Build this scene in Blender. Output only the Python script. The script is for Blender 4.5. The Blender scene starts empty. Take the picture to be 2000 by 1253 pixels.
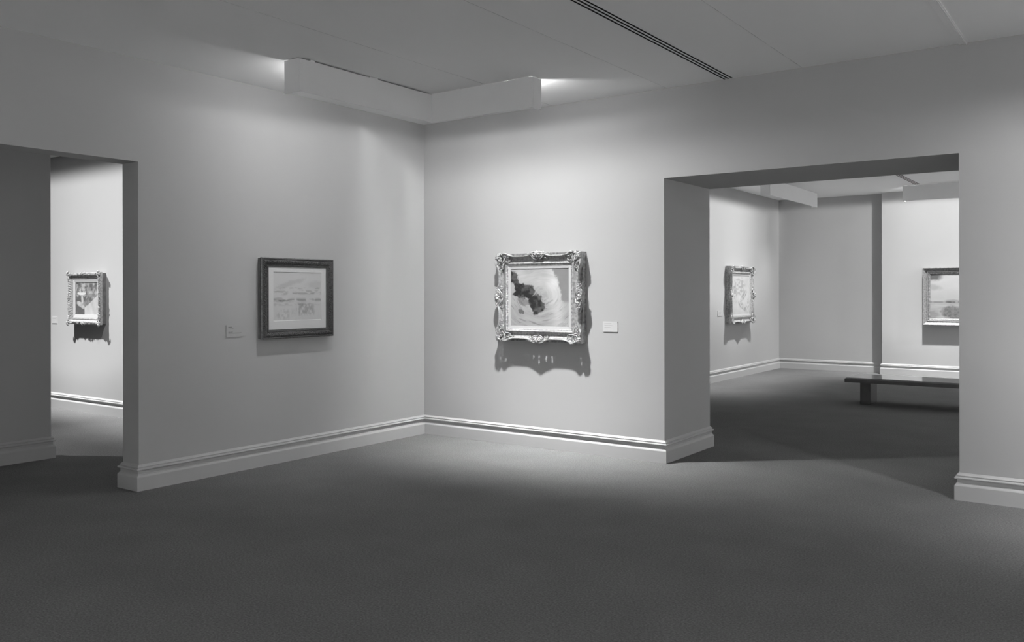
import bpy, bmesh, math, random
import numpy as np
from mathutils import Vector, Matrix

sc = bpy.context.scene
COL = sc.collection

# ------------------------------------------------------------------ camera
cam_d = bpy.data.cameras.new('camera')
cam_d.sensor_fit = 'HORIZONTAL'
cam_d.sensor_width = 36.0
cam_d.lens = 1689.9 / 2000 * 36
cam_d.shift_y = -(626.5 - 569.05) / 2000
cam_d.clip_start = 0.05
cam = bpy.data.objects.new('camera', cam_d)
COL.objects.link(cam)
cam.location = (6.1136, -6.9213, 1.5)
cam.rotation_euler = (Matrix.Rotation(0.6224, 3, 'Z') @ Matrix.Rotation(math.pi/2, 3, 'X') @ Matrix.Rotation(-0.002, 3, 'Z')).to_euler()
sc.camera = cam

# ------------------------------------------------------------------ world, exposure
w = bpy.data.worlds.new('world'); sc.world = w; w.use_nodes = True
w.node_tree.nodes['Background'].inputs[0].default_value = (0.5, 0.5, 0.5, 1)
w.node_tree.nodes['Background'].inputs[1].default_value = 0.0
sc.view_settings.view_transform = 'Standard'
sc.view_settings.look = 'None'
sc.view_settings.gamma = 1
sc.view_settings.use_curve_mapping = False
sc.view_settings.exposure = -1.26

ZC = 3.27           # ceiling height

# ------------------------------------------------------------------ lamps of the galleries, and added fill
def spot(name, loc, target, watts, cone, blend=1.0, size=0.04):
    l = bpy.data.lights.new(name, 'SPOT')
    l.energy = watts; l.spot_size = math.radians(cone); l.spot_blend = blend
    l.shadow_soft_size = size
    o = bpy.data.objects.new(name, l); COL.objects.link(o)
    o.location = loc
    d = Vector(target) - Vector(loc)
    o.rotation_euler = d.to_track_quat('-Z', 'Y').to_euler()
    return o
def point(name, loc, watts, size=0.03):
    l = bpy.data.lights.new(name, 'POINT'); l.energy = watts; l.shadow_soft_size = size
    o = bpy.data.objects.new(name, l); COL.objects.link(o); o.location = loc
    return o

def washer(name, loc, wdir, gain, sigma=1.2, d=0.93, top=(1.35, 1.56), foot=(-0.40, 0.25), imax=22.0, p=3.0, size=0.035):
    """wall-washer lamp: an optic that throws more light low on the wall than high, like the reflectors in such fixtures.
    wdir: horizontal unit vector towards the wall; gain: irradiance on the wall (W/m2) in the middle of its pool"""
    l = bpy.data.lights.new(name, 'POINT'); l.energy = 4*math.pi*math.pi*gain; l.shadow_soft_size = size
    l.use_nodes = True
    nt = l.node_tree; em = nt.nodes['Emission']
    def M(op, a, b_=None, c=None, clamp=False):
        n = nt.nodes.new('ShaderNodeMath'); n.operation = op; n.use_clamp = clamp
        for i, x in enumerate((a, b_, c)):
            if x is None: continue
            if isinstance(x, (int, float)): n.inputs[i].default_value = x
            else: nt.links.new(x, n.inputs[i])
        return n.outputs[0]
    def dot(v):
        n = nt.nodes.new('ShaderNodeVectorMath'); n.operation = 'DOT_PRODUCT'
        nt.links.new(tc.outputs['Normal'], n.inputs[0]); n.inputs[1].default_value = v
        return n.outputs['Value']
    def smooth(x, e0, e1):
        n = nt.nodes.new('ShaderNodeMapRange'); n.interpolation_type = 'SMOOTHSTEP'
        nt.links.new(x, n.inputs['Value']); n.inputs['From Min'].default_value = e0; n.inputs['From Max'].default_value = e1
        return n.outputs['Result']
    tc = nt.nodes.new('ShaderNodeTexCoord')
    sg = SIGN
    wx, wy = wdir
    c = dot((sg*wx, sg*wy, 0)); s_ = dot((-sg*wy, sg*wx, 0)); dn = dot((0, 0, -sg))
    phi = M('ARCTAN2', c, dn)
    base = M('MINIMUM', M('DIVIDE', d*d, M('POWER', M('MAXIMUM', c, 0.05), p)), imax)
    win = M('MULTIPLY', smooth(phi, *foot), M('SUBTRACT', 1.0, smooth(phi, *top)))
    u = M('MULTIPLY', M('DIVIDE', s_, M('MAXIMUM', c, 0.30)), d/sigma)
    ga = M('EXPONENT', M('MULTIPLY', M('MULTIPLY', u, u), -1.0))
    nt.links.new(M('MULTIPLY', M('MULTIPLY', base, win), ga), em.inputs['Strength'])
    o = bpy.data.objects.new(name, l); COL.objects.link(o); o.location = loc
    return o
SIGN = 1.0
N_, W_, E_, S_ = (0, 1), (-1, 0), (1, 0), (0, -1)
# corner baffle, right leg: the lamp on the large seascape (the shadow of the opening's left jamb starts here too)
washer('lamp_seascape', (1.72, -0.93, 3.12), N_, 1.70, 1.62, top=(0.95, 1.42), imax=30, foot=(-0.30, 0.30))
washer('lamp_seascape_side', (0.85, -0.93, 3.12), N_, 0.50, 1.0, p=1.0, imax=2.5, top=(1.46, 1.62))
washer('lamp_seascape_upper', (1.70, -0.93, 3.12), N_, 0.75, 1.10, p=2.5, imax=7, top=(1.43, 1.60))
# corner baffle, left leg: the lamps on the framed sheet
washer('lamp_sheet', (0.93, -2.00, 3.12), W_, 0.74, 0.95, p=2.3, imax=5, size=0.015)
washer('lamp_corner', (0.93, -0.90, 3.12), W_, 0.60, 1.00, p=1.3, imax=3, top=(1.46, 1.62))
# spill out of the open ends of the baffle
point('spill_left', (0.90, -2.18, 3.09), 15)
point('spill_right', (1.98, -1.01, 3.09), 15)
# baffle beyond the right edge of the picture
washer('lamp_right', (6.30, -1.0, 3.12), N_, 1.6, 1.1, d=1.0, top=(0.95, 1.42), imax=16)
# unseen washers added in the rest of the main room for bounce light
washer('fill_side', (8.0, -5.5, 3.12), E_, 4.2, 2.2, d=1.0)
washer('fill_side', (8.0, -2.8, 3.12), E_, 2.0, 2.0, d=1.0)
washer('fill_back', (6.5, -8.5, 3.12), S_, 4.2, 2.2, d=1.0)
washer('fill_back', (3.0, -8.5, 3.12), S_, 4.2, 2.2, d=1.0)
# left gallery
washer('lamp_still_life', (-4.75, -2.2, 3.12), N_, 2.5, 1.9, d=1.0, imax=22, foot=(0.0, 0.40), top=(1.30, 1.58))
washer('lamp_left_wall', (-2.5, -2.2, 3.12), N_, 1.9, 1.5, d=1.0, imax=14, foot=(-0.1, 0.36))
spot('lamp_left_floor', (-5.0, -4.85, 3.12), (-1.7, -2.2, 0.0), 950, 50, 0.7, 0.03)
# far gallery
washer('lamp_far_side', (1.38, 7.6, 3.12), W_, 2.2, 1.45, d=0.88, imax=11)
washer('lamp_far_side', (1.38, 5.6, 3.12), W_, 1.6, 1.0, d=0.88, imax=11)
washer('lamp_far_landscape', (3.3, 8.87, 3.12), N_, 2.0, 1.7, d=0.78, imax=22, top=(1.45, 1.62))
washer('lamp_far_landscape', (5.8, 8.87, 3.12), N_, 3.0, 1.7, d=0.78, imax=14, top=(1.45, 1.62))
washer('fill_far_right', (8.0, 6.8, 3.12), E_, 8, 2.2, d=1.0, imax=8)  # both unseen, added to raise the far gallery's ambient light
washer('fill_far_right', (8.0, 3.5, 3.12), E_, 5, 2.2, d=1.0, imax=8)
point('spill_far', (3.05, 8.90, 3.10), 3)

# ------------------------------------------------------------------ materials
def nodes(name):
    m = bpy.data.materials.new(name); m.use_nodes = True
    nt = m.node_tree
    return m, nt, nt.nodes['Principled BSDF']
def g(v): return (v, v, v, 1)
def noise_mat(name, v, rough=0.8, var=0.04, scale=12, bump=0.0, bscale=200, metallic=0.0, spec=0.3, dist=0.001, detail=4):
    m, nt, b = nodes(name)
    tc = nt.nodes.new('ShaderNodeTexCoord')
    n = nt.nodes.new('ShaderNodeTexNoise'); n.inputs['Scale'].default_value = scale; n.inputs['Detail'].default_value = detail
    nt.links.new(tc.outputs['Object'], n.inputs['Vector'])
    r = nt.nodes.new('ShaderNodeValToRGB')
    r.color_ramp.elements[0].position = 0.3; r.color_ramp.elements[0].color = g(v*(1-var))
    r.color_ramp.elements[1].position = 0.7; r.color_ramp.elements[1].color = g(min(1, v*(1+var)))
    nt.links.new(n.outputs['Fac'], r.inputs['Fac']); nt.links.new(r.outputs['Color'], b.inputs['Base Color'])
    b.inputs['Roughness'].default_value = rough; b.inputs['Metallic'].default_value = metallic
    b.inputs['Specular IOR Level'].default_value = spec
    if bump:
        n2 = nt.nodes.new('ShaderNodeTexNoise'); n2.inputs['Scale'].default_value = bscale; n2.inputs['Detail'].default_value = 3
        nt.links.new(tc.outputs['Object'], n2.inputs['Vector'])
        bp = nt.nodes.new('ShaderNodeBump'); bp.inputs['Strength'].default_value = bump; bp.inputs['Distance'].default_value = dist
        nt.links.new(n2.outputs['Fac'], bp.inputs['Height']); nt.links.new(bp.outputs['Normal'], b.inputs['Normal'])
    return m

M_WALL = noise_mat('wall_paint', 0.515, 0.85, 0.012, 1.5, 0.15, 350, spec=0.2, dist=0.0006)
M_CEIL = noise_mat('ceiling_paint', 0.95, 0.9, 0.015, 1.2, 0.1, 300, spec=0.15)
M_TRIM = noise_mat('trim_paint', 0.56, 0.5, 0.01, 3, spec=0.35)
M_BAFFLE = noise_mat('baffle_paint', 0.92, 0.7, 0.01, 3, spec=0.2)
M_SLOT = noise_mat('slot_black', 0.012, 0.9, 0.05, 30, spec=0.1)
M_RAIL = noise_mat('ceiling_rail_paint', 0.97, 0.5, 0.02, 8, spec=0.3)
M_CARD = noise_mat('card_stock', 0.58, 0.8, 0.01, 40)
M_CARDR = noise_mat('card_stock_bright', 0.66, 0.8, 0.01, 40)
M_INK = noise_mat('printed_ink', 0.32, 0.8, 0.05, 300)
M_INKD = noise_mat('printed_ink_dark', 0.12, 0.8, 0.05, 300)
M_LINER = noise_mat('liner_linen', 0.52, 0.7, 0.04, 250, 0.3, 600, dist=0.0005)
M_MAT = noise_mat('mat_board', 0.80, 0.8, 0.01, 60)
M_BOX = noise_mat('frame_side_wood', 0.17, 0.55, 0.25, 18, 0.2, 60)
M_BENCH = noise_mat('bench_wood', 0.14, 0.22, 0.12, 9, spec=0.6)
M_BENCH.node_tree.nodes['Principled BSDF'].inputs['Coat Weight'].default_value = 1.0
M_BENCH.node_tree.nodes['Principled BSDF'].inputs['Coat Roughness'].default_value = 0.06

def gilt(name, lo, hi, rough=0.38, metal=0.55, scale=45):
    m, nt, b = nodes(name)
    tc = nt.nodes.new('ShaderNodeTexCoord')
    n = nt.nodes.new('ShaderNodeTexNoise'); n.inputs['Scale'].default_value = scale; n.inputs['Detail'].default_value = 6
    nt.links.new(tc.outputs['Object'], n.inputs['Vector'])
    r = nt.nodes.new('ShaderNodeValToRGB')
    r.color_ramp.elements[0].position = 0.35; r.color_ramp.elements[0].color = g(lo)
    r.color_ramp.elements[1].position = 0.62; r.color_ramp.elements[1].color = g(hi)
    nt.links.new(n.outputs['Fac'], r.inputs['Fac']); nt.links.new(r.outputs['Color'], b.inputs['Base Color'])
    b.inputs['Roughness'].default_value = rough; b.inputs['Metallic'].default_value = metal
    n2 = nt.nodes.new('ShaderNodeTexNoise'); n2.inputs['Scale'].default_value = 130; n2.inputs['Detail'].default_value = 3
    nt.links.new(tc.outputs['Object'], n2.inputs['Vector'])
    bp = nt.nodes.new('ShaderNodeBump'); bp.inputs['Strength'].default_value = 0.5; bp.inputs['Distance'].default_value = 0.002
    nt.links.new(n2.outputs['Fac'], bp.inputs['Height']); nt.links.new(bp.outputs['Normal'], b.inputs['Normal'])
    return m
M_GILT = gilt('worn_gilding', 0.30, 0.52, 0.42, 0.30)
M_GILT_B = gilt('bright_gilding', 0.32, 0.54, 0.45, 0.35)
M_GILT_M = gilt('matt_gilding', 0.17, 0.30, 0.55, 0.15)
M_GILT_D = gilt('dull_gilding', 0.20, 0.42, 0.45, 0.4)
M_CARVED = gilt('dark_carved_wood', 0.035, 0.11, 0.45, 0.1, 160)

def carpet():
    m, nt, b = nodes('carpet_pile')
    tc = nt.nodes.new('ShaderNodeTexCoord')
    n = nt.nodes.new('ShaderNodeTexNoise'); n.inputs['Scale'].default_value = 95; n.inputs['Detail'].default_value = 5; n.inputs['Roughness'].default_value = 0.75
    n3 = nt.nodes.new('ShaderNodeTexNoise'); n3.inputs['Scale'].default_value = 2.2; n3.inputs['Detail'].default_value = 4
    nt.links.new(tc.outputs['Object'], n.inputs['Vector']); nt.links.new(tc.outputs['Object'], n3.inputs['Vector'])
    r = nt.nodes.new('ShaderNodeValToRGB')
    r.color_ramp.elements[0].position = 0.32; r.color_ramp.elements[0].color = g(0.135)
    r.color_ramp.elements[1].position = 0.68; r.color_ramp.elements[1].color = g(0.30)
    nt.links.new(n.outputs['Fac'], r.inputs['Fac'])
    r3 = nt.nodes.new('ShaderNodeMapRange'); r3.inputs['From Min'].default_value = 0.3; r3.inputs['From Max'].default_value = 0.7
    r3.inputs['To Min'].default_value = 0.95; r3.inputs['To Max'].default_value = 1.05
    nt.links.new(n3.outputs['Fac'], r3.inputs['Value'])
    mx = nt.nodes.new('ShaderNodeMix'); mx.data_type = 'RGBA'; mx.blend_type = 'MULTIPLY'; mx.inputs[0].default_value = 1
    nt.links.new(r.outputs['Color'], mx.inputs[6]); nt.links.new(r3.outputs['Result'], mx.inputs[7])
    nt.links.new(mx.outputs[2], b.inputs['Base Color'])
    b.inputs['Roughness'].default_value = 1.0; b.inputs['Specular IOR Level'].default_value = 0.0
    bp = nt.nodes.new('ShaderNodeBump'); bp.inputs['Strength'].default_value = 0.9; bp.inputs['Distance'].default_value = 0.006
    nt.links.new(n.outputs['Fac'], bp.inputs['Height']); nt.links.new(bp.outputs['Normal'], b.inputs['Normal'])
    return m
M_CARPET = carpet()

def glass():
    m = bpy.data.materials.new('picture_glass'); m.use_nodes = True
    nt = m.node_tree; nt.nodes.clear()
    out = nt.nodes.new('ShaderNodeOutputMaterial')
    t = nt.nodes.new('ShaderNodeBsdfTransparent'); t.inputs[0].default_value = g(0.99)
    gl = nt.nodes.new('ShaderNodeBsdfGlossy'); gl.inputs['Roughness'].default_value = 0.02
    fr0 = nt.nodes.new('ShaderNodeFresnel'); fr0.inputs[0].default_value = 1.45
    gm_ = nt.nodes.new('ShaderNodeNewGeometry')
    inv = nt.nodes.new('ShaderNodeMath'); inv.operation = 'SUBTRACT'; inv.inputs[0].default_value = 1.0; nt.links.new(gm_.outputs['Backfacing'], inv.inputs[1])
    fr = nt.nodes.new('ShaderNodeMath'); fr.operation = 'MULTIPLY'; nt.links.new(fr0.outputs[0], fr.inputs[0]); nt.links.new(inv.outputs[0], fr.inputs[1])
    mx = nt.nodes.new('ShaderNodeMixShader')
    nt.links.new(fr.outputs[0], mx.inputs[0]); nt.links.new(t.outputs[0], mx.inputs[1]); nt.links.new(gl.outputs[0], mx.inputs[2])
    nt.links.new(mx.outputs[0], out.inputs[0])
    return m
M_GLASS = glass()

def paint_mat(name, rough=0.55, bump=0.35):
    m, nt, b = nodes(name)
    a = nt.nodes.new('ShaderNodeAttribute'); a.attribute_name = 'pigment'
    nt.links.new(a.outputs['Color'], b.inputs['Base Color'])
    tc = nt.nodes.new('ShaderNodeTexCoord')
    n = nt.nodes.new('ShaderNodeTexNoise'); n.inputs['Scale'].default_value = 140; n.inputs['Detail'].default_value = 4
    nt.links.new(tc.outputs['Object'], n.inputs['Vector'])
    bp = nt.nodes.new('ShaderNodeBump'); bp.inputs['Strength'].default_value = bump; bp.inputs['Distance'].default_value = 0.001
    nt.links.new(n.outputs['Fac'], bp.inputs['Height']); nt.links.new(bp.outputs['Normal'], b.inputs['Normal'])
    b.inputs['Roughness'].default_value = rough; b.inputs['Specular IOR Level'].default_value = 0.25
    return m
M_PAINT = paint_mat('oil_paint')
M_PAPER = paint_mat('painted_paper', 0.9, 0.1)

# ------------------------------------------------------------------ mesh helpers
def link(name, bm, mat, parent=None, smooth=False):
    bmesh.ops.recalc_face_normals(bm, faces=bm.faces)
    me = bpy.data.meshes.new(name); bm.to_mesh(me); bm.free()
    mats = mat if isinstance(mat, (list, tuple)) else [mat]
    for m in mats: me.materials.append(m)
    if smooth:
        for p in me.polygons: p.use_smooth = True
    o = bpy.data.objects.new(name, me); COL.objects.link(o)
    if parent is not None: o.parent = parent
    return o
def struct(o):
    o['kind'] = 'structure'; return o
def thing(name, label, cat, loc, rotz=0, group=None):
    o = bpy.data.objects.new(name, None); COL.objects.link(o)
    o.empty_display_size = 0.1
    o.location = loc; o.rotation_euler = (0, 0, rotz); o['label'] = label; o['category'] = cat
    if group: o['group'] = group
    return o
def box(bm, x0, x1, y0, y1, z0, z1):
    vs = [bm.verts.new(p) for p in ((x0,y0,z0),(x1,y0,z0),(x1,y1,z0),(x0,y1,z0),(x0,y0,z1),(x1,y0,z1),(x1,y1,z1),(x0,y1,z1))]
    for f in ((0,1,2,3),(4,5,6,7),(0,1,5,4),(1,2,6,5),(2,3,7,6),(3,0,4,7)):
        bm.faces.new([vs[i] for i in f])
    return vs
def wall_poly(name, outline, axis, a, b):
    """outline in (u,z); extruded along the other horizontal axis from a to b"""
    bm = bmesh.new()
    def P(u, z, d): return (d, u, z) if axis == 'x' else (u, d, z)
    A = [bm.verts.new(P(u, z, a)) for u, z in outline]
    B = [bm.verts.new(P(u, z, b)) for u, z in outline]
    n = len(outline)
    bm.faces.new(A); bm.faces.new(B)
    for i in range(n): bm.faces.new((A[i], A[(i+1) % n], B[(i+1) % n], B[i]))
    return struct(link(name, bm, M_WALL))

# ------------------------------------------------------------------ setting
bm = bmesh.new(); box(bm, -9.2, 9.2, -9.7, 10.2, -0.1, 0.0)
struct(link('floor', bm, M_CARPET))
bm = bmesh.new(); box(bm, -9.2, 9.2, -9.7, 10.2, ZC, ZC+0.1)
struct(link('ceiling', bm, M_CEIL))

ZD = 2.488
# left wall of the corner, with the doorway at its left
wall_poly('wall_left', [(-9.5, 0), (-5.7, 0), (-5.7, ZD), (-3.25, ZD), (-3.25, 0), (0, 0), (0, ZC), (-9.5, ZC)], 'x', -0.215, 0.0)
# right wall of the corner: very thick, with the wide opening
wall_poly('wall_right', [(-0.215, 0), (2.785, 0), (2.785, ZD), (5.10, ZD), (5.10, 0), (9.0, 0), (9.0, ZC), (-0.215, ZC)], 'y', 0.0, 1.0)
wall_poly('wall_side', [(-9.5, 0), (10.0, 0), (10.0, ZC), (-9.5, ZC)], 'x', 9.0, 9.2)
wall_poly('wall_behind', [(-9.0, 0), (9.0, 0), (9.0, ZC), (-9.0, ZC)], 'y', -9.7, -9.5)
# left gallery
wall_poly('wall_left_gallery', [(-9.0, 0), (-0.215, 0), (-0.215, ZC), (-9.0, ZC)], 'y', -1.2, -1.0)
wall_poly('wall_partition', [(-9.5, 0), (-2.98, 0), (-2.98, ZC), (-9.5, ZC)], 'x', -2.07, -1.87)
wall_poly('wall_left_gallery_side', [(-9.5, 0), (-1.0, 0), (-1.0, ZC), (-9.5, ZC)], 'x', -9.2, -9.0)
# far gallery
wall_poly('wall_far_left', [(1.0, 0), (10.0, 0), (10.0, ZC), (1.0, ZC)], 'x', 0.30, 0.50)
wall_poly('wall_far_back', [(0.50, 0), (2.6, 0), (2.6, ZC), (0.50, ZC)], 'y', 9.84, 10.04)
wall_poly('wall_far_projecting', [(2.435, 0), (9.0, 0), (9.0, ZC), (2.435, ZC)], 'y', 9.65, 9.84)

# baseboards: one profile swept along each run, mitred at corners
PROF = [(0.0, 0.0), (0.030, 0.0), (0.030, 0.103), (0.026, 0.110), (0.020, 0.117), (0.017, 0.124), (0.014, 0.126), (0.014, 0.148),
        (0.018, 0.151), (0.026, 0.152), (0.030, 0.157), (0.030, 0.162), (0.026, 0.167), (0.018, 0.168), (0.015, 0.171), (0.015, 0.174),
        (0.019, 0.175), (0.019, 0.179), (0.010, 0.186), (0.003, 0.195), (0.0, 0.195)]
def baseboard(name, path, side):
    """path: 2D polyline along the wall face; side=+1 puts the trim on the left of the walking direction"""
    n = len(path); P = [Vector(p) for p in path]
    offs = []
    for i in range(n):
        def nrm(a, b):
            d = (b - a).normalized(); return Vector((-d.y, d.x)) * side
        if i == 0: o = nrm(P[0], P[1])
        elif i == n-1: o = nrm(P[-2], P[-1])
        else:
            n1 = nrm(P[i-1], P[i]); n2 = nrm(P[i], P[i+1]); s = (n1 + n2)
            o = s / (s.dot(n1))
        offs.append(o)
    bm = bmesh.new(); rings = []
    for i in range(n):
        rings.append([bm.verts.new((P[i].x + offs[i].x*d, P[i].y + offs[i].y*d, z)) for d, z in PROF])
    m = len(PROF)
    for i in range(n-1):
        for j in range(m): bm.faces.new((rings[i][j], rings[i][(j+1) % m], rings[i+1][(j+1) % m], rings[i+1][j]))
    bm.faces.new(rings[0]); bm.faces.new(rings[-1])
    return struct(link(name, bm, M_TRIM))
baseboard('baseboard_left', [(-0.215, -1.2), (-0.215, -3.25), (0, -3.25), (0, 0)], -1)
baseboard('baseboard_right', [(0.0, 0.0), (2.785, 0), (2.785, 1.0), (0.50, 1.0)], -1)
baseboard('baseboard_opening_right', [(9.0, 1.0), (5.10, 1.0), (5.10, 0), (9.0, 0)], -1)
baseboard('baseboard_doorway_left', [(0, -9.5), (0, -5.7), (-0.215, -5.7), (-0.215, -9.5)], -1)
baseboard('baseboard_left_gallery', [(-9.0, -1.2), (-0.215, -1.2)], -1)
baseboard('baseboard_partition', [(-2.07, -9.5), (-2.07, -2.98), (-1.87, -2.98), (-1.87, -9.5)], 1)
baseboard('baseboard_far_left', [(0.50, 1.0), (0.50, 9.84), (2.435, 9.84), (2.435, 9.65), (9.0, 9.65)], -1)

# ceiling seams, slots and rail run straight away from the camera corner
def strip(name, x0, x1, y0, y1, z0, mat):
    bm = bmesh.new(); box(bm, x0, x1, y0, y1, z0, ZC + 0.004); return struct(link(name, bm, mat))
M_SEAM = noise_mat('seam_filler', 0.66, 0.9, 0.25, 6)
k = 1
for x in (1.62, 2.815, 3.985):
    strip('trim_%d' % k, x-0.0022, x+0.0022, -9.5, -0.0, ZC-0.0006, M_SEAM); k += 1

def slot_diffuser(label, x0, x1, y0, y1):
    t = thing('slot_diffuser', label, 'air vent', ((x0+x1)/2, y1, ZC))
    W = x1 - x0; L = y1 - y0
    bm = bmesh.new(); box(bm, -W/2-0.012, W/2+0.012, -L, 0, -0.0015, 0.004)
    link('vent_frame', bm, M_CEIL, t)
    for i in range(3):
        c = (i - 1) * W * 0.36
        bm = bmesh.new(); box(bm, c-0.0065, c+0.0065, -L+0.004, -0.004, -0.0030, 0.003)
        link('slot', bm, M_SLOT, t)
slot_diffuser('long ceiling air vent of three parallel black slots above the wide opening', 3.335, 3.425, -9.4, -0.01)
slot_diffuser('short stretch of three black vent slots in the ceiling of the farther gallery', 3.165, 3.250, 1.01, 8.70)

# flat conduit on the ceiling, upper right
t = thing('ceiling_conduit', 'pale flat ceiling conduit strip with thin cable ending at wall, top right', 'conduit', (5.135, -0.0, ZC))
bm = bmesh.new(); box(bm, -0.030, 0.026, -9.4, -0.02, -0.012, 0.002); link('conduit_cover', bm, M_RAIL, t)
bm = bmesh.new(); box(bm, 0.016, 0.020, -9.4, -0.01, -0.018, -0.012); box(bm, 0.003, 0.006, -9.4, -0.03, -0.016, -0.012); link('cable', bm, M_CEIL, t)

# ------------------------------------------------------------------ lighting baffles
def baffle(name, label, panels, loc, gap=0.004, drop=0.258, hang=(), leak_block=False):
    """panels: list of (part name, x0,x1,y0,y1) relative to loc (loc at ceiling)"""
    t = thing(name, label, 'light baffle', loc, 0, None)
    for pn, x0, x1, y0, y1 in panels:
        gap_l = gap*2.2 if leak_block and pn == 'front_panel' and (y1-y0) > 0.5 else gap
        bm = bmesh.new(); box(bm, x0, x1, y0, y1, -drop, -gap_l)
        if leak_block and pn == 'front_panel' and (y1-y0) > 0.5: box(bm, x0-0.13, x0+0.004, y0+0.02, y1, -gap_l-0.004, -gap_l)  # unseen strip added inside to block light and keep the gap dark
        bmesh.ops.bevel(bm, geom=list(bm.edges), offset=0.0012, segments=1, affect='EDGES')
        link(pn, bm, M_BAFFLE, t)
    for hx, hy, lx, ly in hang:
        bm = bmesh.new(); box(bm, hx-lx/2, hx+lx/2, hy-ly/2, hy+ly/2, -gap-0.02, 0.001)
        link('hanger', bm, M_BAFFLE, t)
    return t
TH = 0.016
# corner baffle; origin at its inner corner (1.025,-1.055)
baffle('corner_baffle', 'long L-shaped white lighting baffle hanging from ceiling in front of the corner',
       [('front_panel', -TH, 0, -1.505, 0), ('front_panel', 0.0, 1.088, 0, TH),
        ('end_panel', -0.18, -TH, -1.505, -1.505+TH), ('end_panel', 1.088-TH, 1.088, TH, 0.135)],
       (1.025, -1.055, ZC), gap=0.005, leak_block=True,
       hang=[(-TH/2, -0.72, TH*0.8, 0.10), (-TH/2, -1.38, TH*0.8, 0.04), (0.30, TH/2, 0.05, TH*0.8), (0.62, TH/2, 0.10, TH*0.8), (0.98, TH/2, 0.12, TH*0.8)])
baffle('ceiling_baffle', 'short slanting white lighting baffle beyond the opening, nearer its left side',
       [('front_panel', -TH, 0, -2.50, 0), ('end_panel', -0.16, -TH, -2.50, -2.50+TH), ('end_panel', -0.10, -TH, -TH, 0)],
       (1.475, 9.03, ZC), hang=[(-TH/2, -1.2, TH*0.8, 0.06)])
baffle('ceiling_baffle', 'white lighting baffle hanging before the far wall, cut off by opening edge',
       [('front_panel', 0, 3.0, 0, TH), ('end_panel', 0, TH, TH, 0.16), ('end_panel', 3.0-TH, 3.0, TH, 0.16)],
       (2.96, 8.79, ZC), hang=[(0.1, TH/2, 0.05, TH*0.8), (1.4, TH/2, 0.05, TH*0.8)])

# ------------------------------------------------------------------ wall label cards
def card(label, loc, rz, w_, h_, lines, mat, ink):
    t = thing('label_card', label, 'wall label', loc, rz)
    bm = bmesh.new(); box(bm, -w_/2, w_/2, -0.006, 0, -h_/2, h_/2)
    link('card', bm, mat, t)
    for x0, x1, z, hh in lines:
        bm = bmesh.new()
        x = x0; rnd = random.Random(int(z*1e4)+5)
        while x < x1:
            l = rnd.uniform(0.004, 0.010); e = min(x+l, x1)
            box(bm, x*1.0, e, -0.0066, -0.0055, z-hh/2, z+hh/2); x = e + 0.0022
        link('text_line', bm, ink, t)
    return t
card('small pale label card left of the dark-framed sheet', (0.0, -2.395, 1.175), math.pi/2, 0.158, 0.100,
     [(-0.058, -0.022, 0.034, 0.004), (-0.058, -0.008, 0.018, 0.003), (-0.058, -0.016, -0.008, 0.003), (-0.058, 0.072, -0.018, 0.0025)], M_WALL, M_INKD)
card('small white label card right of the ornate seascape', (2.251, 0.0, 1.178), 0, 0.152, 0.092,
     [(-0.060, 0.012, 0.030, 0.0025), (-0.060, 0.020, 0.014, 0.0025), (-0.060, 0.008, -0.006, 0.0025)], M_CARDR, M_INK)
card('tiny label card left of the still life in the left gallery', (-5.37, -1.2, 1.14), 0, 0.13, 0.09,
     [(-0.05, 0.05, 0.02, 0.0025), (-0.05, 0.03, 0.0, 0.0025)], M_CARD, M_INK)
card('faint label card left of the picture on the far side wall', (0.50, 6.86, 1.13), math.pi/2, 0.19, 0.09,
     [(-0.05, 0.05, 0.02, 0.0025), (-0.05, 0.03, 0.0, 0.0025)], M_CARD, M_INK)

# ------------------------------------------------------------------ bench
t = thing('museum_bench', 'low dark wooden bench on carpet beyond the wide opening, cut off at right', 'bench', (4.02, 5.25, 0))
bm = bmesh.new()
def slab(bm, x0, x1, y0, y1, z0, z1, zc, ins):
    lv = [(0, z0), (0, zc), (ins, z1)]
    rings = [[bm.verts.new(p) for p in ((x0+i, y0+i, z), (x1-i, y0+i, z), (x1-i, y1-i, z), (x0+i, y1-i, z))] for i, z in lv]
    for a, b in zip(rings, rings[1:]):
        for j in range(4): bm.faces.new((a[j], a[(j+1) % 4], b[(j+1) % 4], b[j]))
    bm.faces.new(rings[0]); bm.faces.new(rings[-1])
slab(bm, -1.0, 1.0, -0.34, 0.34, 0.298, 0.360, 0.343, 0.022)
bmesh.ops.bevel(bm, geom=list(bm.edges), offset=0.002, segments=2, affect='EDGES')
link('seat', bm, M_BENCH, t)
for x in (-0.78, 0.78):
    bm = bmesh.new(); box(bm, x-0.065, x+0.065, -0.17, 0.19, 0.0, 0.30)
    bmesh.ops.bevel(bm, geom=list(bm.edges), offset=0.003, segments=2, affect='EDGES')
    link('leg', bm, M_BENCH, t)

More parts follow.
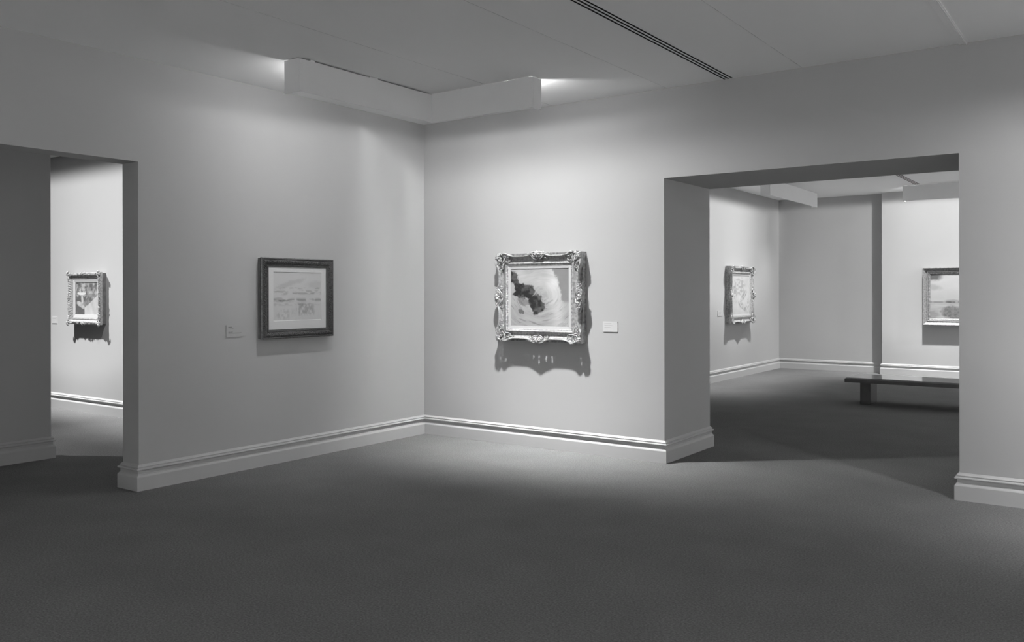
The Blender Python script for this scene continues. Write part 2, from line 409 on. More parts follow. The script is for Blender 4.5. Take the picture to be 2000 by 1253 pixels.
# ------------------------------------------------------------------ picture frames (local: x right, z up, -y out of the wall)
def L(u, v, w_): return (u, -w_, v)
def moulding(W, H, prof, n=60, sweep=None, relief=None, holes=None):
    """prof: list of (inset, height). Returns bmesh of a mitred rectangle moulding centred on 0,0."""
    bm = bmesh.new()
    smax = max(p[0] for p in prof)
    dims = [W, H, W, H]
    corners = [(-W/2, -H/2), (W/2, -H/2), (W/2, H/2), (-W/2, H/2)]
    inn = [(1, 1), (-1, 1), (-1, -1), (1, -1)]
    outn = [(0, -1), (1, 0), (0, 1), (-1, 0)]
    for k in range(4):
        c0 = corners[k]; c1 = corners[(k+1) % 4]; i0 = inn[k]; i1 = inn[(k+1) % 4]; on = outn[k]
        Ls = dims[k]; N = max(2, int(n * Ls / max(W, H)))
        rows = []
        for q, (s, h) in enumerate(prof):
            a = (c0[0]+i0[0]*s, c0[1]+i0[1]*s); b = (c1[0]+i1[0]*s, c1[1]+i1[1]*s)
            row = []
            for i in range(N+1):
                tt = i/N
                u = a[0]+(b[0]-a[0])*tt; v = a[1]+(b[1]-a[1])*tt
                pos = ((s if i0 else s) + (Ls-2*s)*tt)          # distance along the rail
                hh = h
                if sweep:
                    d = sweep(pos, Ls) * (1 - min(1, s/(smax*0.55)))**1.0
                    u += on[0]*d; v += on[1]*d
                if relief and 0 < i < N: hh += relief(pos, Ls, s, h, k)
                row.append(bm.verts.new(L(u, v, hh)))
            rows.append(row)
        for q in range(len(prof)-1):
            sm = (prof[q][0]+prof[q+1][0])/2
            for i in range(N):
                if holes and holes((sm + (Ls-2*sm)*(i+0.5)/N), Ls, sm, k, q): continue
                bm.faces.new((rows[q][i], rows[q][i+1], rows[q+1][i+1], rows[q+1][i]))
    bmesh.ops.remove_doubles(bm, verts=bm.verts, dist=0.00005)
    return bm

def tube(bm, pts, rads, seg=7, flat=1.0):
    pts = [Vector(p) for p in pts]; rings = []
    for i, p in enumerate(pts):
        d = (pts[min(i+1, len(pts)-1)] - pts[max(i-1, 0)]).normalized()
        a = Vector((0, 1, 0)); s = d.cross(a)
        if s.length < 1e-4: s = Vector((1, 0, 0))
        s.normalize(); a = s.cross(d).normalized()
        r = rads[i]
        rings.append([bm.verts.new(p + s*(r*math.cos(th)) + a*(r*flat*math.sin(th))) for th in [2*math.pi*j/seg for j in range(seg)]])
    for a, b in zip(rings, rings[1:]):
        for j in range(seg): bm.faces.new((a[j], a[(j+1) % seg], b[(j+1) % seg], b[j]))
    bm.faces.new(rings[0]); bm.faces.new(rings[-1])

class Orn:
    """carving drawn in (a: along the rail, b: outward, h: height off the wall), mapped to frame space by T"""
    def __init__(s, bm, T, k=1.0, r=1.0, lift=0.0):
        s.bm = bm; s.k = k; s.r = r; s.T = (lambda a, b, h: T(a, b, h+lift))
    def curve(s, pts, r0, r1, bulge=1.0, flat=0.9, n=16):
        # Catmull-Rom through pts
        P = [Vector(p) for p in pts]; P = [2*P[0]-P[1]] + P + [2*P[-1]-P[-2]]
        out = []
        m = len(P)-3; per = max(2, n//m)
        for i in range(m):
            for j in range(per + (1 if i == m-1 else 0)):
                t_ = j/per; p0, p1, p2, p3 = P[i:i+4]
                out.append(0.5*((2*p1)+(-p0+p2)*t_+(2*p0-5*p1+4*p2-p3)*t_*t_+(-p0+3*p1-3*p2+p3)*t_**3))
        N = len(out)
        rads = []
        for i in range(N):
            f = i/(N-1); rads.append((r0+(r1-r0)*f + (bulge-1)*max(r0, r1)*math.sin(math.pi*f)) * s.k * s.r)
        tube(s.bm, [s.T(*p) for p in out], rads, 7, flat)
    def spiral(s, ca, cb, h, R0, R1, th0, turns, r0, r1, n=22, tip=True):
        pts = []; 
        for i in range(n+1):
            f = i/n; th = th0 + turns*2*math.pi*f; R = R0+(R1-R0)*f
            pts.append((ca+R*math.cos(th), cb+R*math.sin(th), h + 0.006*f))
        tube(s.bm, [s.T(*p) for p in pts], [(r0+(r1-r0)*i/n)*s.k*s.r for i in range(n+1)], 7, 0.9)
        if tip: s.bead(ca, cb, h+0.006, r0*1.15)
    def bead(s, a, b, h, r, sx=1.0, sy=1.0):
        c = Vector(s.T(a, b, h)); r *= s.k
        m = bmesh.ops.create_icosphere(s.bm, subdivisions=1, radius=r)
        for v in m['verts']: v.co = c + Vector((v.co.x*sx, v.co.y*0.8, v.co.z*sy))
    def leaf(s, a0, b0, a1, b1, h, wd, n=3):
        # acanthus lobe: midrib plus side lobes
        s.curve([(a0, b0, h), ((a0+a1)/2+(b1-b0)*0.15, (b0+b1)/2-(a1-a0)*0.15, h+0.008), (a1, b1, h+0.002)], wd, wd*0.25, 1.1, n=8)
        dx, dy = a1-a0, b1-b0; l = math.hypot(dx, dy); nx, ny = -dy/l, dx/l
        for i in range(n):
            f = (i+0.6)/(n+0.5)
            for sg in (-1, 1):
                bx, by = a0+dx*f, b0+dy*f; le = l*0.32*(1-0.5*f)
                s.curve([(bx, by, h+0.004), (bx+nx*sg*le*0.6+dx*0.10, by+ny*sg*le*0.6+dy*0.10, h+0.006), (bx+nx*sg*le+dx*0.22, by+ny*sg*le+dy*0.22, h-0.002)], wd*0.7, wd*0.25, 1.0, n=6)

def rococo_centre(bm, T, k=1.0, wide=1.0, rr=1.5):
    o = Orn(bm, T, k, rr, 0.014)
    for m in (-1, 1):
        o.spiral(m*0.030*wide, -0.018, 0.088, 0.026, 0.008, math.pi/2, -m*1.15, 0.0062, 0.0035)
        o.spiral(m*0.062*wide, -0.004, 0.080, 0.017, 0.006, math.pi if m > 0 else 0, -m*1.0, 0.005, 0.003)
        o.curve([(m*0.012, -0.060, 0.070), (m*0.040*wide, -0.056, 0.084), (m*0.066*wide, -0.030, 0.084), (m*0.092*wide, -0.012, 0.080)], 0.004, 0.0055, 1.1)
        o.leaf(m*0.055*wide, -0.030, m*0.112*wide, -0.052, 0.066, 0.0052, 3)
        o.leaf(m*0.085*wide, -0.010, m*0.150*wide, -0.026, 0.070, 0.0045, 3)
        o.curve([(m*0.010, 0.004, 0.088), (m*0.028*wide, 0.010, 0.094), (m*0.050*wide, 0.004, 0.090), (m*0.078*wide, -0.006, 0.092)], 0.005, 0.004, 1.1)
        o.bead(m*0.094*wide, -0.008, 0.092, 0.0065)
        o.bead(m*0.118*wide, -0.020, 0.082, 0.0045); o.bead(m*0.135*wide, -0.038, 0.072, 0.0035)
    for i in range(5):
        th = math.radians(-60 + 30*i)
        o.curve([(0, -0.030, 0.086), (0.018*math.sin(th), -0.030+0.026*math.cos(th), 0.104), (0.033*math.sin(th), -0.030+0.045*math.cos(th), 0.092)], 0.004, 0.0065, 1.0, n=8)
    o.bead(0, -0.034, 0.096, 0.010); o.bead(0, -0.058, 0.078, 0.006); o.bead(0, -0.072, 0.070, 0.004)

def rococo_corner(bm, T, k=1.0, reach=1.0, rr=1.5):
    """a: inward along one rail, b: inward along the other, both measured from the outer corner"""
    o = Orn(bm, T, k, rr, 0.014)
    o.spiral(0.052, 0.052, 0.080, 0.042, 0.034, math.radians(225), 0.92, 0.0062, 0.0048, tip=False, n=28)
    o.spiral(0.050, 0.050, 0.094, 0.024, 0.008, math.radians(45), 1.2, 0.006, 0.0035)
    for i in range(5):
        th = math.radians(225 - 56 + 28*i)
        o.curve([(0.040, 0.040, 0.088), (0.040+0.022*math.cos(th), 0.040+0.022*math.sin(th), 0.104), (0.040+0.044*math.cos(th), 0.040+0.044*math.sin(th), 0.094)], 0.004, 0.0068, 1.0, n=8)
    o.bead(0.038, 0.038, 0.100, 0.010)
    for sw in (False, True):
        def q(a, b, h): return (b, a, h) if sw else (a, b, h)
        def cv(pts, r0, r1, n=14): o.curve([q(*p) for p in pts], r0, r1, 1.1, n=n)
        R = reach
        cv([(0.075, 0.004, 0.090), (0.10*R, -0.002, 0.096), (0.125*R, 0.006, 0.090), (0.150*R, 0.024, 0.082), (0.140*R, 0.038, 0.082), (0.125*R, 0.032, 0.084)], 0.0065, 0.0035)
        cv([(0.080, 0.090, 0.062), (0.105*R, 0.078, 0.078), (0.130*R, 0.080, 0.076), (0.150*R, 0.066, 0.070), (0.140*R, 0.054, 0.072)], 0.0055, 0.003)
        a = q(0.095*R, 0.040, 0); b = q(0.165*R, 0.060, 0); o.leaf(a[0], a[1], b[0], b[1], 0.066, 0.0055, 3)
        a = q(0.140*R, 0.030, 0); b = q(0.205*R, 0.042, 0); o.leaf(a[0], a[1], b[0], b[1], 0.062, 0.0045, 3)
        a = q(0.080, 0.020, 0); b = q(0.118*R, 0.040, 0); o.leaf(a[0], a[1], b[0], b[1], 0.082, 0.005, 2)
        for aa, bb, h, r in ((0.172*R, 0.026, 0.084, 0.0060), (0.190*R, 0.056, 0.066, 0.004), (0.216*R, 0.048, 0.064, 0.0032), (0.098*R, 0.062, 0.076, 0.0055)):
            z_ = q(aa, bb, h); o.bead(z_[0], z_[1], z_[2], r)

def side_T(k, W, H):
    # centre of rail k; a along rail, b outward from the outer edge
    if k == 0: return lambda a, b, h: L(a, -H/2-b, h)
    if k == 1: return lambda a, b, h: L(W/2+b, a, h)
    if k == 2: return lambda a, b, h: L(a, H/2+b, h)
    return lambda a, b, h: L(-W/2-b, a, h)
def corner_T(k, W, H):
    sx, sy = ((-1, -1), (1, -1), (1, 1), (-1, 1))[k]
    return lambda a, b, h: L(sx*(W/2-a), sy*(H/2-b), h)

# ------------------------------------------------------------------ painted surfaces
def vnoise(x, y, seed=0):
    xi = np.floor(x).astype(np.int64); yi = np.floor(y).astype(np.int64); xf = x-xi; yf = y-yi
    def h(a, b):
        n = (a*374761393 + b*668265263 + seed*1442695041) & 0x7fffffff
        n = ((n ^ (n >> 13)) * 1274126177) & 0x7fffffff
        return ((n ^ (n >> 16)) & 0xffff) / 65535.0
    u = xf*xf*(3-2*xf); v = yf*yf*(3-2*yf)
    return (h(xi, yi)*(1-u)+h(xi+1, yi)*u)*(1-v)+(h(xi, yi+1)*(1-u)+h(xi+1, yi+1)*u)*v
def fbm(x, y, oct=4, seed=0):
    s = 0; a = 0.5; t_ = 0
    for i in range(oct): s = s + a*vnoise(x*2**i, y*2**i, seed+i*17); t_ += a; a *= 0.55
    return s/t_
def sst(e0, e1, x): 
    t_ = np.clip((x-e0)/(e1-e0), 0, 1); return t_*t_*(3-2*t_)
def blob(X, Y, cx, cy, rx, ry, rot=0, rough=0.35, seed=1, edge=0.12):
    c, s = math.cos(rot), math.sin(rot); dx = X-cx; dy = Y-cy
    a = (dx*c+dy*s)/rx; b = (-dx*s+dy*c)/ry
    r = np.sqrt(a*a+b*b) + (fbm(X*9, Y*9, 4, seed)-0.5)*rough*2
    return 1-sst(1-edge, 1+edge, r)

def sea(X, Y):      # generic surf round rocks
    wx = X+0.10*(fbm(X*3, Y*3, 3, 5)-0.5); wy = Y+0.16*(fbm(X*3, Y*3, 3, 9)-0.5)
    rad = np.hypot((wx-0.52)*1.0, (wy-0.52)*1.25); ang = np.arctan2(wy-0.52, wx-0.52)
    v = 0.50 + 0.20*(fbm(rad*26+1, ang*1.6+5, 4, 3)-0.5) + 0.10*(fbm(X*7, Y*7, 4, 8)-0.5)
    v = v + 0.20*np.exp(-((wx-0.78-0.22*(0.55-Y)*abs(Y-0.5))**2)/0.012) * sst(0.05, 0.3, 1-Y+0.4)
    v = v + 0.14*np.exp(-((wy-0.78+0.3*(X-0.5))**2)/0.02)
    sky = sst(-0.02, 0.02, (X-0.72) - 0.30*(1-Y)**0.8*0.9 + 0.05*(fbm(X*12, Y*12, 3, 2)-0.5)*2 + 0.0) * sst(0.38, 0.46, Y)
    v = v*(1-sky) + sky*(0.30+0.05*fbm(X*6, Y*6, 3, 6))
    v = v - 0.16*sst(0.62, 0.72, fbm(rad*34, ang*2.2, 3, 12))*(Y < 0.5)
    rk = 0.035+0.11*sst(0.35, 0.75, fbm(X*14, Y*14, 4, 4))
    for b in (blob(X, Y, 0.24, 0.62, 0.165, 0.135, -0.5, 0.75, 11), blob(X, Y, 0.44, 0.41, 0.135, 0.175, 0.35, 0.75, 23), blob(X, Y, 0.04, 0.86, 0.10, 0.12, 0.2, 0.6, 31)):
        v = v*(1-b)+rk*b
    b = blob(X, Y, 0.20, 0.25, 0.06, 0.05, -0.5, 0.8, 41); v = v*(1-b*0.8)+0.12*b*0.8
    b = blob(X, Y, 0.24, 0.43, 0.13, 0.06, -0.4, 0.8, 43); v = v*(1-b*0.5)+0.14*b*0.5
    return v*0.70
def sheet(X, Y):    # faint strokes of open country on paper
    v = 0.72+0.05*(fbm(X*4, Y*4, 3, 2)-0.5)
    yy = Y+0.03*(fbm(X*5, Y*2, 3, 7)-0.5)
    for c, wd, am, sd in ((0.66, 0.018, 0.20, 1), (0.60, 0.022, 0.20, 2), (0.55, 0.020, 0.26, 3), (0.42, 0.030, 0.32, 4), (0.34, 0.03, 0.14, 6)):
        v = v - am*np.exp(-((yy-c)/wd)**2)*sst(0.40, 0.62, fbm(X*11+sd*3, Y*17, 3, 20+sd))
    v = v - 0.22*np.exp(-((yy-0.60+0.04*X)/0.004)**2)*sst(0.3, 0.5, fbm(X*6, Y*2, 2, 52))
    b = blob(X, Y, 0.66, 0.25, 0.20, 0.12, 0.15, 0.8, 5, 0.5); v = v - 0.26*b*sst(0.30, 0.65, fbm(X*30, Y*16, 4, 9))
    b = blob(X, Y, 0.24, 0.13, 0.15, 0.09, 0.2, 0.8, 6, 0.5); v = v - 0.14*b*sst(0.30, 0.65, fbm(X*26, Y*16, 4, 10))
    b = blob(X, Y, 0.12, 0.43, 0.12, 0.045, 0, 0.5, 7, 0.3); v = v - 0.18*b
    b = blob(X, Y, 0.84, 0.74, 0.16, 0.07, 0, 0.6, 8, 0.6); v = v - 0.09*b
    b = blob(X, Y, 0.35, 0.76, 0.30, 0.05, 0.35, 0.5, 18, 0.5); v = v - 0.11*b
    return v
def still(X, Y):    # generic table piece: dark ground, pale dish, pale cloth
    v = 0.12+0.16*sst(0.35, 0.7, fbm(X*6, Y*6, 4, 3))
    v = v + 0.14*sst(0.55, 0.62, fbm(X*12, Y*12, 3, 8))*(Y > 0.5)
    b = blob(X, Y, 0.28, 0.72, 0.17, 0.115, 0, 0.12, 2, 0.06); v = v*(1-b)+b*(0.20+0.25*sst(0.5, 0.6, fbm(X*14, Y*14, 2, 6)))
    b = blob(X, Y, 0.28, 0.66, 0.19, 0.06, 0, 0.10, 2, 0.06)*(Y < 0.68); v = v*(1-b)+0.66*b
    b = blob(X, Y, 0.31, 0.46, 0.05, 0.13, 0.1, 0.2, 3, 0.1); v = v*(1-b)+0.5*b
    b = blob(X, Y, 0.25, 0.30, 0.22, 0.08, -0.5, 0.4, 4, 0.1); v = v*(1-b)+b*(0.30+0.25*fbm(X*12, Y*12, 2, 9))
    b = sst(0, 0.03, (0.62*X-0.02)-(Y-0.0)+0.05*(fbm(X*8, Y*8, 2, 1)-0.5))*sst(0.38, 0.45, X); v = v*(1-b)+b*(0.42+0.22*fbm(X*9, Y*3, 3, 12))
    return v
def garden(X, Y):   # generic pale landscape
    v = 0.52+0.16*(fbm(X*5, Y*5, 4, 4)-0.5)
    for b, t_ in ((blob(X, Y, 0.42, 0.72, 0.30, 0.20, 0, 0.5, 3, 0.3), 0.30), (blob(X, Y, 0.12, 0.55, 0.14, 0.25, 0, 0.5, 5, 0.3), 0.28),
                  (blob(X, Y, 0.62, 0.45, 0.25, 0.08, 0.6, 0.6, 6, 0.3), 0.22), (blob(X, Y, 0.55, 0.22, 0.30, 0.08, -0.4, 0.4, 8, 0.2), 0.25), (blob(X, Y, 0.90, 0.20, 0.07, 0.2, 0, 0.2, 9, 0.1), 0.32)):
        v = v*(1-b*0.75) + b*0.75*(t_+0.25*sst(0.35, 0.65, fbm(X*20, Y*20, 3, 10)))
    return v
def river(X, Y):    # generic hazy river under a pale sky
    v = 0.44+0.10*(fbm(X*3, Y*4, 4, 3)-0.5)+0.08*sst(0.4, 0.8, Y)
    b = blob(X, Y, 0.0, 0.97, 0.16, 0.10, -0.2, 0.5, 4, 0.35); v = v*(1-b)+0.13*b
    b = blob(X, Y, 0.05, 0.70, 0.12, 0.06, 0, 0.5, 5, 0.5); v = v-0.12*b
    wtr = 1-sst(0.36, 0.37, Y); v = v*(1-wtr)+wtr*(0.36+0.14*(fbm(X*5, Y*24, 4, 7)-0.5))
    sh = np.exp(-((Y-0.375)/0.012)**2)*sst(0.30, 0.5, fbm(X*7, Y*0+2, 3, 2)+0.1); v = v-0.28*sh
    b = blob(X, Y, 0.37, 0.13, 0.15, 0.15, 0.6, 0.6, 9, 0.3); v = v*(1-b)+b*(0.09+0.16*fbm(X*40, Y*40, 3, 3))
    b = blob(X, Y, 0.37, 0.40, 0.13, 0.040, 0, 0.5, 10, 0.3); v = v-0.12*b
    b = blob(X, Y, 0.03, 0.06, 0.10, 0.10, 0.3, 0.5, 19, 0.5); v = v-0.10*b
    return v
def painted(name, W, H, w0, fn, nx, ny, mat, parent):
    X, Y = np.meshgrid(np.linspace(0, 1, nx), np.linspace(0, 1, ny))
    V = np.clip(fn(X, Y), 0.015, 0.92).astype(np.float32)
    co = np.zeros((ny, nx, 3), np.float32); co[..., 0] = (X-0.5)*W; co[..., 2] = (Y-0.5)*H; co[..., 1] = -w0
    idx = np.arange(nx*ny).reshape(ny, nx)
    f = np.stack([idx[:-1, :-1], idx[:-1, 1:], idx[1:, 1:], idx[1:, :-1]], -1).reshape(-1, 4)
    # closed slab: add a back face so the canvas has thickness
    vs = co.reshape(-1, 3).tolist(); n0 = len(vs)
    for u, v in ((-0.5, -0.5), (0.5, -0.5), (0.5, 0.5), (-0.5, 0.5)): vs.append((u*W, -w0+0.012, v*H))
    fs = f.tolist() + [[n0+3, n0+2, n0+1, n0]]
    rims = [idx[0, :].tolist(), idx[:, -1].tolist(), idx[-1, ::-1].tolist(), idx[::-1, 0].tolist()]
    for k_, r in enumerate(rims): fs.append(r[::-1] + [n0+k_, n0+(k_+1) % 4])
    me = bpy.data.meshes.new(name); me.from_pydata(vs, [], fs); me.update()
    at = me.color_attributes.new('pigment', 'FLOAT_COLOR', 'POINT')
    c = np.ones((len(vs), 4), np.float32); c[:nx*ny, :3] = V.reshape(-1, 1); c[nx*ny:, :3] = 0.3
    at.data.foreach_set('color', c.ravel())
    me.materials.append(mat)
    o = bpy.data.objects.new(name, me); COL.objects.link(o); o.parent = parent
    return o

def ring_flat(W0, H0, W1, H1, wa, wb, ):
    """flat or sloped rectangular ring, outer W0xH0 at height wa, inner W1xH1 at height wb"""
    bm = bmesh.new()
    def r(W, H, h): return [bm.verts.new(L(sx*W/2, sy*H/2, h)) for sx, sy in ((-1, -1), (1, -1), (1, 1), (-1, 1))]
    rr = [r(W0, H0, wa-0.012), r(W0, H0, wa), r(W1, H1, wb), r(W1, H1, wb-0.008)]
    for a, b in zip(rr, rr[1:]):
        for j in range(4): bm.faces.new((a[j], a[(j+1) % 4], b[(j+1) % 4], b[j]))
    return bm

# ---- large seascape in the rococo frame -------------------------------------------------
def swept(depth):
    def f(pos, Ls):
        d0 = min(pos, Ls-pos); dc = abs(pos-Ls/2)
        a = 1-float(sst(0.10, 0.21, d0)); b = 1-float(sst(0.05, 0.15, dc))
        return -depth*0.8*(1-max(a, b))
    return f
def rococo_picture(label, cat, loc, rz, W, H, rail, linerw, fn, nx, ny, depth=0.030, k=1.0, gm=M_GILT, hole=False, n=150):
    t = thing('framed_painting', label, cat, loc, rz)
    bxm = [(0.001, 0.0), (0.001, 0.055), (rail+0.01, 0.052), (rail+0.01, 0.0)]
    b0 = moulding(W, H, bxm, 2)
    link('backing_box', b0, M_GILT_D, t)
    s_ = rail/0.115
    prof = [(0.006, 0.050), (0.000, 0.056), (0.000, 0.082), (0.000, 0.098), (0.004, 0.107), (0.010, 0.110), (0.015, 0.106), (0.019, 0.096), (0.024, 0.084),
            (0.031, 0.074), (0.039, 0.068), (0.049, 0.065), (0.060, 0.065), (0.070, 0.068), (0.078, 0.073), (0.084, 0.079), (0.089, 0.083), (0.094, 0.084),
            (0.099, 0.081), (0.102, 0.076), (0.105, 0.073), (0.109, 0.077), (0.113, 0.074), (0.116, 0.066), (0.117, 0.056)]
    prof = [(a*s_, b) for a, b in prof]
    def relief(pos, Ls, s, h, kk):
        r = 0
        q = s/s_
        if 0.098 < q < 0.114: r += 0.0028*math.sin(pos*2*math.pi/0.013)
        if 0.028 < q < 0.078: r += 0.0022*math.sin(pos*2*math.pi/0.011 + q*250)*math.sin(q*400)
        if q < 0.012 and h > 0.09: r += 0.0015*math.sin(pos*2*math.pi/0.018)
        return r
    holes = None
    if hole:
        cs = [0.040, 0.100, 0.395, 0.455, 0.530, 0.590, 0.885, 0.945]
        def holes(pos, Ls, s, kk, q):
            if kk != 0: return False
            if q < 2: return True
            for c in cs:
                cc = c + (0.010 if c < 0.07 or 0.45 < c < 0.5 or 0.58 < c < 0.6 else -0.008)*((s-0.035)/0.03)**2
                if abs(pos-cc) < 0.0075 and 0.018 < s < 0.060: return True
            return False
    link('moulding', moulding(W, H, prof, n, swept(depth), relief, holes), gm, t, True)
    for kk in range(4):
        bm = bmesh.new(); Lr = (W, H)[kk % 2]
        rococo_centre(bm, side_T(kk, W, H), k, 1.0, 1.15 if hole and kk == 0 else 1.5)
        link('centre_ornament', bm, gm, t, True)
    for kk in range(4):
        bm = bmesh.new(); rococo_corner(bm, corner_T(kk, W, H), k, min(1.0, min(W, H)/0.85), 1.2 if hole and kk < 2 else 1.5)
        link('corner_ornament', bm, gm, t, True)
    iw, ih = W-2*rail, H-2*rail
    link('liner', ring_flat(iw+0.004, ih+0.004, iw-2*linerw, ih-2*linerw, 0.072, 0.069), M_LINER, t)
    painted('canvas', iw-2*linerw+0.012, ih-2*linerw+0.012, 0.064, fn, nx, ny, M_PAINT, t)
    return t
rococo_picture('painting of dark rocks in pale surf in large ornate rococo frame', 'painting', (1.516, -0.003, 1.444), 0, 0.962, 0.848, 0.123, 0.026, sea, 260, 220, hole=True, n=300)

# ---- sheet with a mat in a dark carved frame ---------------------------------------------
def sheet_picture():
    W, H = 0.815, 0.705
    t = thing('framed_sheet', 'pale faint sketch with wide mat in dark carved frame on left wall', 'framed picture', (0.003, -1.7475, 1.4455), math.pi/2)
    link('backing_box', moulding(W, H, [(0.006, 0.0), (0.006, 0.03), (0.05, 0.03), (0.05, 0.0)], 2), M_BOX, t)
    prof = [(0.004, 0.028), (0.0, 0.034), (0.0, 0.054), (0.003, 0.060), (0.008, 0.063), (0.013, 0.061), (0.016, 0.057), (0.020, 0.060), (0.027, 0.065), (0.035, 0.066),
            (0.043, 0.063), (0.050, 0.058), (0.055, 0.053), (0.058, 0.051), (0.061, 0.054), (0.065, 0.054), (0.068, 0.051), (0.073, 0.050), (0.079, 0.049), (0.0795, 0.040)]
    rnd = random.Random(3); tab = [rnd.uniform(-1, 1) for _ in range(4096)]
    def relief(pos, Ls, s, h, kk):
        if 0.018 < s < 0.054:
            i = int(pos/0.005); j = int(s/0.006)
            return 0.0035*tab[(i*31+j*57+kk*7) % 4096] + 0.002*math.sin(pos*2*math.pi/0.022)*math.cos(s*180)
        if s < 0.012 and h > 0.05: return 0.0012*math.sin(pos*2*math.pi/0.010)
        if 0.057 < s < 0.067: return 0.0012*math.sin(pos*2*math.pi/0.008)
        return 0
    link('moulding', moulding(W, H, prof, 220, None, relief), M_CARVED, t)
    # thin worn gilt line along the side edge
    link('edge_fillet', moulding(W+0.004, H+0.004, [(0.002, 0.050), (0.0, 0.052), (0.0, 0.056), (0.003, 0.058)], 2), M_GILT_D, t)
    iw, ih = W-0.157, H-0.157
    ow, oh = 0.546, 0.430
    # the window mat, its opening set a little high
    bm = bmesh.new(); up = 0.016
    def r(x0, x1, z0, z1, h): return [bm.verts.new(L(x, z, h)) for x, z in ((x0, z0), (x1, z0), (x1, z1), (x0, z1))]
    rr = [r(-iw/2, iw/2, -ih/2, ih/2, 0.040), r(-iw/2, iw/2, -ih/2, ih/2, 0.043), r(-ow/2, ow/2, -oh/2+up, oh/2+up, 0.043), r(-ow/2+0.003, ow/2-0.003, -oh/2+up+0.003, oh/2+up-0.003, 0.0385)]
    for a, b in zip(rr, rr[1:]):
        for j in range(4): bm.faces.new((a[j], a[(j+1) % 4], b[(j+1) % 4], b[j]))
    link('mat', bm, M_MAT, t)
    s = painted('sheet', ow+0.01, oh+0.01, 0.0382, sheet, 240, 190, M_PAPER, t); s.location = (0, 0, up)
    bm = bmesh.new(); box(bm, -iw/2, iw/2, -0.0470, -0.0455, -ih/2, ih/2)
    link('glass_pane', bm, M_GLASS, t)
    return t
sheet_picture()

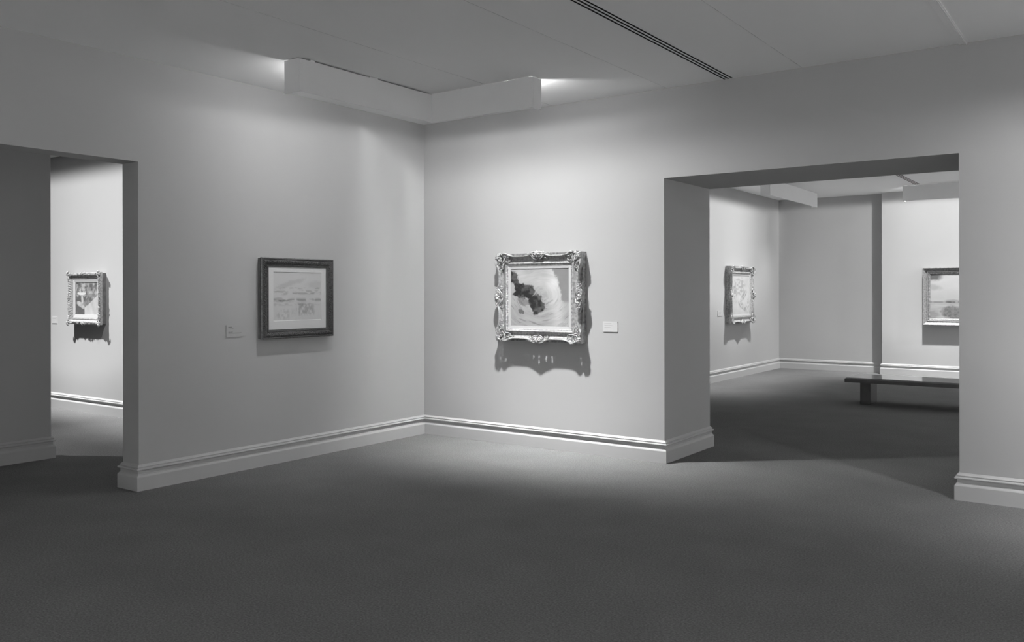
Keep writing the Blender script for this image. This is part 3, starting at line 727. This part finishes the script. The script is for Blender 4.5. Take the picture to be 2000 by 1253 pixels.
# ---- still life in the left gallery --------------------------------------------------------
def relief_picture():
    W, H, rail, lin = 0.760, 0.650, 0.085, 0.040
    t = thing('framed_painting', 'small dark still life in ornate frame seen through the left doorway', 'painting', (-4.490, -1.203, 1.425), 0)
    link('backing_box', moulding(W, H, [(0.012, 0.0), (0.012, 0.045), (rail+0.005, 0.045), (rail+0.005, 0.0)], 2), M_BOX, t)
    prof = [(0.004, 0.045), (0.0, 0.055), (0.0, 0.072), (0.005, 0.080), (0.012, 0.082), (0.020, 0.086), (0.030, 0.088), (0.040, 0.084), (0.048, 0.074), (0.054, 0.064),
            (0.060, 0.062), (0.066, 0.066), (0.072, 0.066), (0.078, 0.060), (0.085, 0.052), (0.086, 0.042)]
    rnd = random.Random(9); tab = [rnd.uniform(-1, 1) for _ in range(4096)]
    def relief(pos, Ls, s, h, kk):
        if 0.008 < s < 0.052: return 0.005*math.sin(pos*2*math.pi/0.030 + 60*s)*math.sin(s*150) + 0.002*tab[(int(pos/0.006)*13+int(s/0.006)*57+kk) % 4096]
        return 0
    link('moulding', moulding(W, H, prof, 150, None, relief), M_GILT_B, t, True)
    for kk in range(4):
        bm = bmesh.new(); o = Orn(bm, side_T(kk, W, H), 0.9)
        for m in (-1, 1):
            o.spiral(m*0.020, -0.012, 0.088, 0.017, 0.005, math.pi/2, -m*1.0, 0.005, 0.003)
            o.leaf(m*0.025, -0.020, m*0.080, -0.022, 0.084, 0.005, 3)
            if kk != 0 or True:
                o.leaf(m*0.10, -0.022, m*0.165, -0.020, 0.082, 0.0045, 3)
        o.bead(0, -0.018, 0.094, 0.009); o.bead(0, -0.040, 0.086, 0.006)
        link('centre_ornament', bm, M_GILT_B, t, True)
        bm = bmesh.new(); o = Orn(bm, corner_T(kk, W, H), 1.0)
        o.spiral(0.030, 0.030, 0.086, 0.034, 0.012, math.radians(225), 1.3, 0.0065, 0.004)
        for i in range(5):
            th = math.radians(225-60+30*i)
            o.curve([(0.020, 0.020, 0.088), (0.020+0.018*math.cos(th), 0.020+0.018*math.sin(th), 0.100), (0.020+0.040*math.cos(th), 0.020+0.040*math.sin(th), 0.090)], 0.004, 0.007, n=8)
        o.leaf(0.050, 0.022, 0.115, 0.024, 0.084, 0.006, 3); o.leaf(0.022, 0.050, 0.024, 0.115, 0.084, 0.006, 3)
        o.bead(0.024, 0.024, 0.098, 0.010)
        link('corner_ornament', bm, M_GILT_B, t, True)
    iw, ih = W-2*rail, H-2*rail
    link('liner', ring_flat(iw+0.004, ih+0.004, iw-2*lin, ih-2*lin, 0.058, 0.050), M_LINER, t)
    painted('canvas', iw-2*lin+0.01, ih-2*lin+0.01, 0.045, still, 130, 110, M_PAINT, t)
relief_picture()

# ---- picture on the side wall of the far gallery --------------------------------------------
rococo_picture('narrow-looking pale landscape in ornate frame on far gallery side wall', 'painting', (0.503, 7.66, 1.435), math.pi/2, 1.10, 0.985, 0.135, 0.024, garden, 130, 110, depth=0.030, k=1.2, gm=M_GILT_B, n=150)

# ---- river landscape on the far wall ----------------------------------------------------------
def cove_picture():
    W, H, rail = 1.20, 1.0, 0.118
    t = thing('framed_painting', 'hazy river landscape in plain beaded frame, half hidden by opening edge', 'painting', (3.127+W/2, 9.647, 1.400), 0)
    link('backing_box', moulding(W, H, [(0.008, 0.0), (0.008, 0.05), (rail, 0.05), (rail, 0.0)], 2), M_BOX, t)
    prof = [(0.004, 0.048), (0.0, 0.055), (0.0, 0.096), (0.004, 0.104), (0.010, 0.106), (0.015, 0.100), (0.024, 0.086), (0.036, 0.074), (0.050, 0.066), (0.064, 0.064),
            (0.068, 0.070), (0.074, 0.073), (0.080, 0.070), (0.084, 0.062)]
    def relief(pos, Ls, s, h, kk):
        return 0.0015*math.sin(pos*2*math.pi/0.014) if s < 0.012 and h > 0.1 else 0
    link('moulding', moulding(W, H, prof, 170, None, relief), M_GILT_M, t, True)
    def bead(pos, Ls, s, h, kk): return 0.006*max(0, math.sin(pos*2*math.pi/0.024)) if 0.084 < s < 0.108 else 0
    link('beaded_edge', moulding(W, H, [(0.084, 0.060), (0.088, 0.062), (0.094, 0.064), (0.100, 0.062), (0.104, 0.059), (0.112, 0.056), (0.118, 0.052), (0.118, 0.042)], 400, None, bead), M_GILT_M, t)
    painted('canvas', W-2*rail+0.006, H-2*rail+0.006, 0.046, river, 150, 130, M_PAINT, t)
cove_picture()
